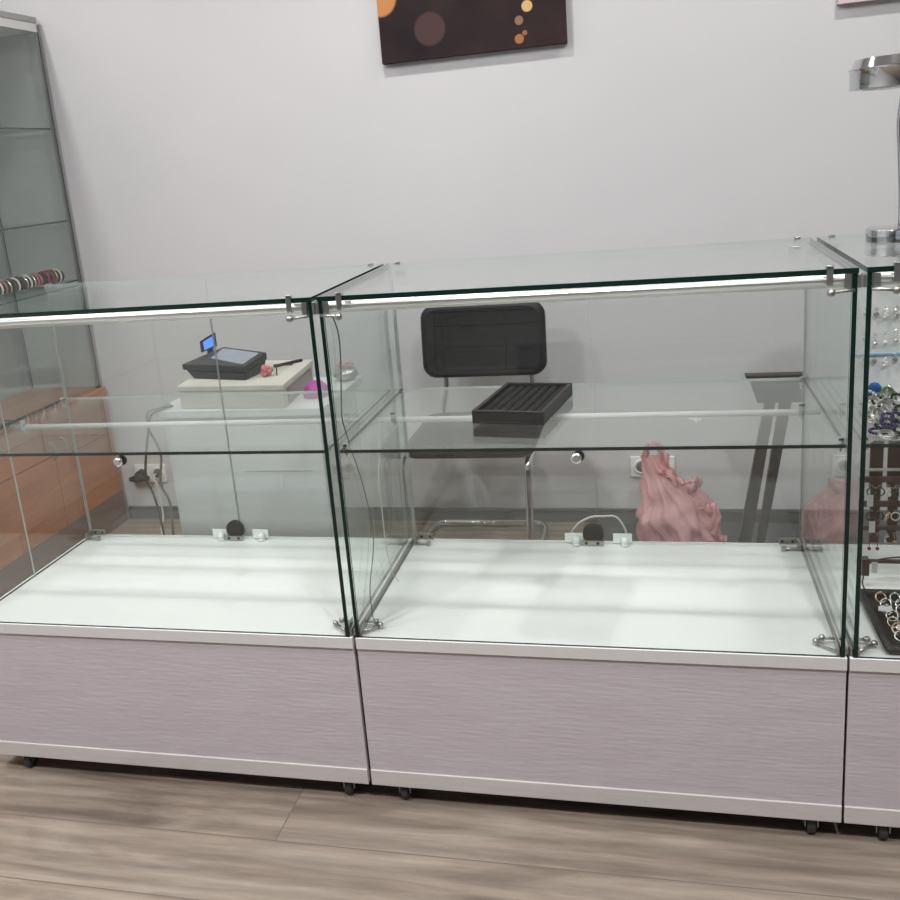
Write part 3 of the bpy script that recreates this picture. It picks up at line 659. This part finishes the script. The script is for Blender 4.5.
# posts, rails, top, glass
for x in (CX0 + .002, GX1 - .012):
    for y in (CY0, CY1 - .010):
        bm = BM(); box(bm, x, x + .010, y, y + .010, .613, 2.04); obj('post', bm, 'steel', t)
bm = BM(); box(bm, CX0, GX1 + .004, CY0, CY1 + .002, 2.072, 2.095)
obj('top_board', bm, 'steel', t, bevel=.003)
bm = BM(); box(bm, CX0 + .01, GX1 - .002, CY0, CY1, 2.040, 2.0715); obj('top_rail', bm, 'alu', t)
for a, b in ((CY0, .84), (.84, CY1)):
    obj('glass_door', pane(GX1 - .001, GX1 + .003, a + .002, b - .002, .618, 2.038), ['glass_cab', 'black_pl'], t)
    bm = BM(); box(bm, GX1 - .001, GX1 + .010, b - .03, b - .006, .6125, .620); obj('door_pivot', bm, 'black_pl', t)
obj('back_glass', pane(CX0 - .003, CX0, CY0, CY1, .615, 2.04), ['glass_cab', 'edge'], t)
obj('end_glass', pane(CX0 + .013, GX1 - .013, CY1 - .006, CY1 - .002, .615, 2.038), ['glass_cab', 'edge'], t)
for z in (1.680, 1.318, 1.075):
    obj('glass_shelf', pane(CX0 + .004, GX1 - .010, CY0 + .01, CY1 - .012, z - .006, z), ['glass_cab', 'edge'], t)

# bracelet roll on its shelf
t2 = thing('bracelet_roll', 'black velvet bracelet roll on upper shelf of tall cabinet', 'bracelet stand', (-1.67, 1.35, 1.0755))
bm = BM(); lathe(bm, [(.012, 0), (.023, .004), (.025, .012), (.025, .72), (.023, .728), (.012, .732)], (-1.694, .90, 1.102), 'y', 20)
bmesh.ops.transform(bm, verts=bm.verts[:], matrix=Matrix.Translation((0, .90 + .732, 0)) @ Matrix.Translation((0, -.90, 0)))
obj('roll', bm, 'velvet', t2)
names = [('silver', 'silver'), ('pink', 'redglass'), ('white', 'pearl'), ('dark red', 'dkred'), ('silver', 'silver'), ('brown', 'brown_lac'), ('golden', 'gold')]
seq = [(1.600, 'pearl', 'narrow cream bracelet, nearest the wall end of velvet roll'), (1.572, 'gold', 'golden bracelet, second from the wall end of velvet roll'),
       (1.545, 'dkred', 'wide dark red bracelet near wall end of velvet roll'), (1.515, 'dkred', 'dark red bracelet between wide red one and black gap'),
       (1.470, 'redglass', 'bright pink bracelet in middle of velvet roll'), (1.450, 'redglass', 'pink bead bracelet left of bright pink one'),
       (1.428, 'silver', 'silver bracelet just left of the pink pair'), (1.405, 'pearl', 'white bead bracelet left of first silver one'),
       (1.380, 'silver', 'second silver bracelet left of white beads'), (1.355, 'onyx', 'black bead bracelet among silver ones on roll'),
       (1.330, 'pearl', 'cream bead bracelet next to black beads on roll'), (1.305, 'brown_lac', 'brown bracelet left of cream beads on roll'),
       (1.280, 'silver', 'silver bracelet left of brown one on roll'), (1.255, 'redglass', 'pinkish bracelet near left edge of photo on roll'),
       (1.230, 'pearl', 'white bracelet near left edge of photo on roll'), (1.205, 'silver', 'leftmost silver bracelet on velvet roll')]
for y, m, lb in seq:
    bm = BM(); wide = m == 'dkred'
    torus(bm, (-1.694, y, 1.104), .0285, .0042 if not wide else .0035, (0.06, 1, 0), 22, 7)
    if wide: torus(bm, (-1.694, y + .007, 1.104), .0285, .0035, (0, 1, 0), 22, 7)
    tag(obj('bracelet', bm, m), lb, 'bracelet', 'bracelets on the velvet roll')
# small brown ladder rack standing in the cabinet
t3 = thing('ladder_rack', 'small dark metal ladder rack inside tall cabinet at far left', 'jewellery rack', (-1.72, 1.16, .613))
for y in (1.13, 1.185):
    bm = BM(); tube(bm, [(-1.74, y, .6155), (-1.765, y, .93)], .003, 8); obj('rail', bm, 'dark_brown', t3)
for k in range(5):
    z = .67 + .055 * k
    bm = BM(); tube(bm, [(-1.744 - .004 * k, 1.12, z), (-1.744 - .004 * k, 1.195, z)], .0026, 8); obj('rung', bm, 'dark_brown', t3)
bm = BM(); tube(bm, [(-1.74, 1.13, .6155), (-1.70, 1.13, .6155), (-1.70, 1.185, .6155), (-1.74, 1.185, .6155)], .0025, 8); obj('foot', bm, 'dark_brown', t3)

# ------------------------------------------------------------------ pictures on the back wall
bm = BM(); box(bm, -.280, .380, 1.715, YB - .001, 1.775, 2.25)
tag(obj('canvas_picture', bm, 'bokeh', origin=(.05, YB, 1.775)), 'dark canvas picture with orange and cream round lights on wall', 'picture')
bm = BM(); box(bm, 1.243, 1.90, 1.715, YB - .001, 1.795, 2.25)
tag(obj('canvas_picture', bm, 'photo_pink', origin=(1.57, YB, 1.795)), 'pale canvas picture at top right corner of wall', 'picture')

# ------------------------------------------------------------------ chrome lamp on top of the right case
t = thing('table_lamp', 'round chrome table lamp standing on top of right case', 'lamp', (1.14, .36, H2))
bm = BM(); lathe(bm, [(.054, .0005), (.0600, .0008), (.0602, .003), (.0602, .0245), (.0600, .0265), (.0585, .0275), (.030, .030), (.012, .032)], (1.145, .38, H2), 'z', 40); obj('base', bm, 'lamp_chrome', t)
bm = BM(); tube(bm, smooth_path([(1.152, .38, H2 + .03), (1.150, .38, 1.28), (1.145, .38, 1.36), (1.140, .375, 1.42), (1.143, .37, 1.47), (1.147, .37, 1.49)]), [.0065] * 26, 12); obj('stem', bm, 'lamp_chrome', t)
bm = BM(); lathe(bm, [(.080, 0), (.0995, 0), (.1003, .0008), (.1005, .002), (.1005, .036), (.1008, .0365), (.1030, .037), (.1032, .0395), (.1030, .0400), (.0985, .0405), (.0980, .041), (.0925, .057), (.0920, .0575), (.088, .0580), (.02, .062)], (1.142, .36, 1.487), 'z', 48); hd = obj('lamp_head', bm, 'lamp_chrome', t)
bm = BM(); lathe(bm, [(.076, -.001), (.076, .001)], (1.142, .36, 1.487), 'z', 36); obj('diffuser', bm, 'clear_pl', hd)

# ------------------------------------------------------------------ jewellery in the right case
Zs = .8574
# upper earring card stand on the shelf
t = thing('earring_board', 'white upright earring board on shelf of right case', 'earring stand', (1.2, .31, Zs))
bm = BM(); box(bm, 1.045, 1.34, .315, .322, Zs + .0, 1.13); obj('board', bm, 'card', t, bevel=.001)
bm = BM(); box(bm, 1.085, 1.34, .27, .315, Zs, Zs + .004); obj('foot', bm, 'card', t)
bm = BM(); box(bm, 1.045, 1.34, .3115, .3148, .955, .959); obj('blue_ledge', bm, mat('pale blue edge', (.22, .42, .62), .4), t)
def earring(x, y, z, kind, m, label, grp):
    t = thing('earring', label, 'earring', (x, y, z), group=grp)
    bm = BM(); torus(bm, (x, y, z - .003), .003, .0007, (0, 1, 0), 10, 5); obj('hook', bm, 'silver', t)
    bm = BM()
    if kind == 'leaf':
        for s in (-1, 1): prism(bm, [(x - .006, y + s * .0006, z - .013), (x, y + s * .0012, z - .020), (x + .006, y + s * .0006, z - .013)], [(x - .003, y, z - .010), (x, y, z - .0098), (x + .003, y, z - .010)])
    elif kind == 'drop':
        tube(bm, [(x, y, z - .006), (x, y, z - .018)], .0007, 6); ball(bm, (x, y - .002, z - .022), .0045, 10)
    elif kind == 'hoop':
        torus(bm, (x, y - .001, z - .015), .009, .0014, (0, 1, 0), 18, 6)
    elif kind == 'cluster':
        for k in range(6): ball(bm, (x + random.uniform(-.004, .004), y - .002, z - .008 - .003 * k), .0032, 8)
    elif kind == 'long':
        tube(bm, [(x, y, z - .006), (x, y, z - .034)], .0008, 6); ball(bm, (x, y, z - .038), .0042, 10)
    obj('pendant', bm, m, t); return t
rowsU = [(1.058, ['leaf', 'leaf', 'cluster', 'cluster', 'leaf', 'cluster'], 'silver', 'small silver earring hanging in top row of white board'),
         (1.006, ['leaf', 'drop', 'drop', 'drop', 'leaf', 'drop'], 'silver', 'silver drop earring hanging in middle row of white board'),
         (.958, ['cluster', 'leaf', 'cluster', 'leaf', 'cluster', 'leaf'], 'silver', 'silver earring hanging in lowest row of white board')]
for z, ks, m, lb in rowsU:
    for i, k in enumerate(ks):
        earring(1.077 + .0195 * i, .309, z + random.uniform(-.003, .003), k, 'pearl' if i % 3 == 2 else m, lb, lb.replace('small silver earring', 'earrings').replace('silver drop earring', 'earrings').replace('silver earring', 'earrings'))
# jewellery heaped on the shelf
pile = []
bm = BM(); bmesh.ops.create_icosphere(bm, subdivisions=2, radius=.016, matrix=Matrix.Translation((1.092, .28, Zs + .030)) @ Matrix.Diagonal((1, .35, 1.15, 1)))
tube(bm, [(1.092, .28, Zs), (1.092, .28, Zs + .014)], .004, 8)
tag(obj('blue_pendant', bm, 'blue'), 'large blue stone pendant at left, standing on crowded shelf', 'pendant')
bm = BM(); bmesh.ops.create_icosphere(bm, subdivisions=2, radius=.014, matrix=Matrix.Translation((1.148, .25, Zs + .026)) @ Matrix.Diagonal((1.2, .35, .9, 1)))
tube(bm, [(1.148, .25, Zs), (1.148, .25, Zs + .014)], .004, 8)
tag(obj('blue_pendant', bm, 'blue'), 'blue stone pendant at right frame edge on crowded shelf', 'pendant')
bm = BM(); lathe(bm, [(.010, 0), (.004, .008), (.006, .02), (.011, .032), (.005, .042), (.002, .047)], (1.117, .265, Zs), 'z', 14)
for s in (-1, 1): tube(bm, [(1.117, .262, Zs + .03), (1.117 + s * .013, .255, Zs + .018), (1.117 + s * .009, .25, Zs + .006)], .002, 6)
tag(obj('silver_figurine', bm, 'silver'), 'small silver figurine between two blue pendants on shelf', 'figurine')
lab = {'silver': ('silver bracelet', 'silver bracelets heaped on right shelf', 'silver bracelet lying in the heap on crowded shelf'), 'navy': ('navy bead bracelet', 'navy bead bracelets on right shelf', 'navy blue bead bracelet near front of crowded shelf'),
       'onyx': ('black', 'black bracelets on right shelf', 'black bead bracelet lying in heap on crowded shelf'), 'pearl': ('pearl', 'pearl bracelets on right shelf', 'pale pearl bracelet lying in heap on crowded shelf'),
       'green': ('green', 'green bracelets on right shelf', 'green bead bracelet near the back of crowded shelf')}
def bead_bracelet(x, y, z, R, m, label, grp, tilt):
    bm = BM(); n = int(2 * PI * R / .0062); nr = Vector((math.sin(tilt) * .6, -math.sin(tilt), math.cos(tilt))).normalized(); a, b = frame_of(nr)
    lo = 1e9; pts = []
    for k in range(n):
        t_ = 2 * PI * k / n; p = a * R * math.cos(t_) + b * R * math.sin(t_); pts.append(p); lo = min(lo, p.z)
    for p in pts: ball(bm, Vector((x, y, z - lo + .0032)) + p, .0032, 7)
    return tag(obj('bead_bracelet', bm, m), label, 'bracelet', grp)
def metal_bracelet(x, y, z, R, label, grp, tilt):
    bm = BM(); nr = Vector((math.sin(tilt) * .5, -math.sin(tilt), math.cos(tilt))).normalized()
    torus(bm, (x, y, z), R, .0024, nr, 20, 7); torus(bm, (x, y, z + .004), R * .92, .0018, nr, 20, 6)
    lo = min(v.co.z for v in bm.verts); bmesh.ops.translate(bm, verts=bm.verts[:], vec=(0, 0, z - lo)); 
    return tag(obj('metal_bracelet', bm, 'silver'), label, 'bracelet', grp)
mats_by_row = [['green', 'silver', 'pearl'], ['onyx', 'silver', 'onyx'], ['silver', 'pearl', 'silver'], ['onyx', 'silver', 'silver'], ['navy', 'navy', 'silver'], ['silver', 'onyx', 'navy']]
for ri, y in enumerate((.225, .185, .150, .112, .075, .040)):
    for layer in range(3):
        for ci in range(4):
            x = 1.056 + .012 * (ri % 2) + .034 * ci + .06 * (y - .04) * 1.6 + (layer % 2) * .017
            if x > 1.21: continue
            m = mats_by_row[ri][(ci + layer) % 3]; _, grp, lb = lab[m]
            z = Zs + .0003 + layer * .010; R = random.uniform(.0125, .0165); tl = random.uniform(.0, .25) if not layer else random.uniform(.3, .9)
            if m == 'silver': metal_bracelet(x, y, z, R, lb, grp, tl)
            else: bead_bracelet(x, y, z, R, m, lb, grp, tl)
# necklace busts + earring tree below the shelf
Zd = H1 + .0005
t = thing('earring_tree', 'dark brown earring display stand with four bars in right case', 'earring stand', (1.2, .30, Zd))
for x0 in (1.098, 1.133, 1.168, 1.203):
    bm = BM(); box(bm, x0, x0 + .026, .318, .326, .66, .765); obj('upright', bm, 'brown_lac', t, bevel=.001)
for z, hh, y in ((.700, .005, .31), (.678, .012, .30), (.622, .012, .30), (.568, .010, .30), (.490, .007, .30)):
    bm = BM(); box(bm, 1.075, 1.36, y, y + .010, z, z + hh); obj('bar', bm, 'brown_lac' if hh > .006 else 'beige', t, bevel=.001)
for x0 in (1.098, 1.133, 1.168, 1.203): 
    bm = BM(); box(bm, x0 + .002, x0 + .022, .312, .316, .535, .66); obj('back_slat', bm, 'brown_lac', t)
bm = BM(); box(bm, 1.085, 1.10, .295, .318, .462, .50); obj('foot_block', bm, 'brown_lac', t)
bm = BM(); box(bm, 1.34, 1.355, .30, .318, Zd, .70); obj('post', bm, 'brown_lac', t)
bm = BM(); tube(bm, smooth_path([(1.09, .30, .462), (1.088, .298, .443), (1.096, .294, .429), (1.13, .289, .428), (1.20, .288, .428), (1.30, .290, .428), (1.35, .30, .43)]), .0018, 8)
tube(bm, smooth_path([(1.094, .30, .485), (1.12, .305, .497), (1.17, .31, .502), (1.25, .31, .50), (1.34, .305, .49)]), .0018, 8); obj('wire_hoop', bm, 'brown_lac', t)
lows = [(.674, [('hoop', 'onyx'), ('hoop', 'onyx'), ('cluster', 'pearl'), ('cluster', 'onyx'), ('cluster', 'dkred'), ('cluster', 'dkred')], 'top bar'),
        (.618, [('hoop', 'onyx'), ('hoop', 'onyx'), ('cluster', 'gold'), ('hoop', 'pearl'), ('cluster', 'blue'), ('leaf', 'silver')], 'middle bar'),
        (.565, [('long', 'dkred'), ('long', 'dkred'), ('cluster', 'silver'), ('drop', 'gold'), ('cluster', 'gold'), ('drop', 'gold')], 'lowest bar')]
nm = {'onyx': 'black', 'pearl': 'pearly white', 'dkred': 'dark red', 'gold': 'golden', 'blue': 'blue', 'silver': 'silver'}
kd = {'hoop': 'hoop', 'cluster': 'beaded', 'long': 'long drop', 'drop': 'drop', 'leaf': 'leaf shaped'}
for z, lst, w in lows:
    for i, (k, m) in enumerate(lst):
        lb = '%s %s earring hanging from %s of brown stand' % (nm[m], kd[k], w)
        earring(1.098 + .0165 * i, .296, z, k, m, lb, '%s %s earrings on %s' % (nm[m], kd[k], w))
for i, (x, z) in enumerate(((1.094, .655), (1.100, .595), (1.108, .500))):
    bm = BM(); box(bm, x - .006, x + .006, .285, .286, z - .026, z)
    tag(obj('price_tag', bm, 'card'), ['white price tag hanging at upper left of brown stand', 'white price tag at left, below middle bar of stand', 'white price tag below the red drop earrings'][i], 'tag')

# open black tray of rings at the front
def rings_tray():
    t = thing('open_ring_tray', 'black open tray full of silver rings on right case deck', 'jewellery tray', (1.17, .13, Zd))
    bm = BM(); Tz = Zd
    q = [(1.080, .262), (1.33, .262), (1.33, .004), (1.080, .004)]
    q = [(1.078, .268), (1.33, .268), (1.33, .020), (1.083, .020)]
    prism(bm, [(x, y, Tz) for x, y in q], [(x, y, Tz + .006) for x, y in q])
    obj('tray_floor', bm, 'velvet', t)
    bm = BM(); pts = [Vector((x, y, Tz + .011)) for x, y in q]
    for a, b in zip(pts, pts[1:] + pts[:1]): tube(bm, [a, b], .0085, 8)
    for p in pts: ball(bm, p, .0087, 8)
    obj('tray_rim', bm, 'leather', t)
    return t
rings_tray()
k = 0
for iy in range(7):
    for ix in range(4):
        x = 1.112 + ix * .028 + .004 * (iy % 2); y = .235 - iy * .028
        bm = BM(); R = random.uniform(.009, .012)
        torus(bm, (x, y, Zd + .0065 + R * .7), R, .0018, (random.uniform(-.3, .3), -1, .9), 18, 6)
        ball(bm, (x, y + .002, Zd + .0075 + R * 1.55), .0036, 8)
        lo = min(v.co.z for v in bm.verts); bmesh.ops.translate(bm, verts=bm.verts[:], vec=(0, 0, Zd + .0063 - lo))
        tag(obj('ring', bm, 'silver' if (ix + iy) % 5 else 'gold'), 'silver ring lying in open black tray' if (ix + iy) % 5 else 'golden ring lying in open black tray', 'ring', 'silver rings in the open tray' if (ix + iy) % 5 else 'golden rings in the open tray')
for i, (x, y, c, lb) in enumerate(((1.103, .165, 'card', 'small white card on the left among rings in black tray'), (1.120, .085, 'photo_pink', 'pale folded tag near front of black ring tray'))):
    bm = BM(); prism(bm, [(x - .012, y - .008, Zd + .0235), (x + .014, y - .014, Zd + .0235), (x + .016, y + .006, Zd + .0235), (x - .008, y + .010, Zd + .0235)], [(x - .012, y - .008, Zd + .0245), (x + .014, y - .014, Zd + .0255), (x + .016, y + .006, Zd + .0275), (x - .008, y + .010, Zd + .0255)])
    tag(obj('paper_tag', bm, c), lb, 'tag')

# ------------------------------------------------------------------ ceiling downlights: lamps of the room plus an added front pair for fill
def downlight(x, y, power, col=(.98, .985, 1.), size=.16):
    t = thing('ceiling_downlight', 'round recessed white ceiling downlight out of view', 'ceiling light', (x, y, ZC), group='ceiling downlights')
    bm = BM(); lathe(bm, [(size / 2, -.001), (size / 2 + .012, -.001), (size / 2 + .012, -.008), (size / 2, -.008)], (x, y, ZC), 'z', 32); obj('ring', bm, 'white_pl', t)
    bm = BM(); lathe(bm, [(size / 2 - .001, -.006), (size / 2 - .001, -.004)], (x, y, ZC), 'z', 32); obj('lens', bm, 'lamp_white', t)
    l = bpy.data.lights.new('downlight', 'AREA'); l.shape = 'DISK'; l.size = size * .8; l.energy = power; l.color = col
    lo = bpy.data.objects.new('downlight_lamp', l); COL.objects.link(lo); lo.location = (x, y, ZC - .012); lo.parent = None
    return t
for x, y, p in ((-1.75, .75, 12), (-.15, .85, 12), (1.35, .85, 12), (-1.2, -.7, 20), (.45, -.35, 14), (2.2, -.7, 14), (-1.0, -1.55, 38), (1.15, -1.55, 38), (.96, -5.1, 4), (1.0, -6.2, 4)):  # the strongest pair is added to brighten the base panels and floor
    downlight(x, y, p, (1., .97, .95) if y > 0 else (.975, .985, 1.))
# daylight outside the shop window
w = bpy.data.worlds.new('world'); sc.world = w; w.use_nodes = True
w.node_tree.nodes['Background'].inputs['Color'].default_value = (.80, .88, 1., 1); w.node_tree.nodes['Background'].inputs['Strength'].default_value = .45
pl = bpy.data.lights.new('window_daylight', 'AREA'); pl.shape = 'RECTANGLE'; pl.size = WX1 - WX0 - .1; pl.size_y = WZ1 - WZ0 - .1; pl.energy = 1
pl.cycles.is_portal = True
po = bpy.data.objects.new('window_portal', pl); COL.objects.link(po); po.location = ((WX0 + WX1) / 2, YF + .01, (WZ0 + WZ1) / 2); po.rotation_euler = (PI / 2, 0, 0)

for o in bpy.data.objects:
    if '_o' in o: del o['_o']
sc.view_settings.view_transform = 'Standard'; sc.view_settings.look = 'None'; sc.view_settings.gamma = 1; sc.view_settings.use_curve_mapping = False
sc.view_settings.exposure = .27
sc.cycles.transparent_max_bounces = 40; sc.cycles.max_bounces = 14; sc.cycles.glossy_bounces = 8; sc.cycles.transmission_bounces = 8
sc.cycles.sample_clamp_indirect = 6.; sc.cycles.caustics_reflective = False
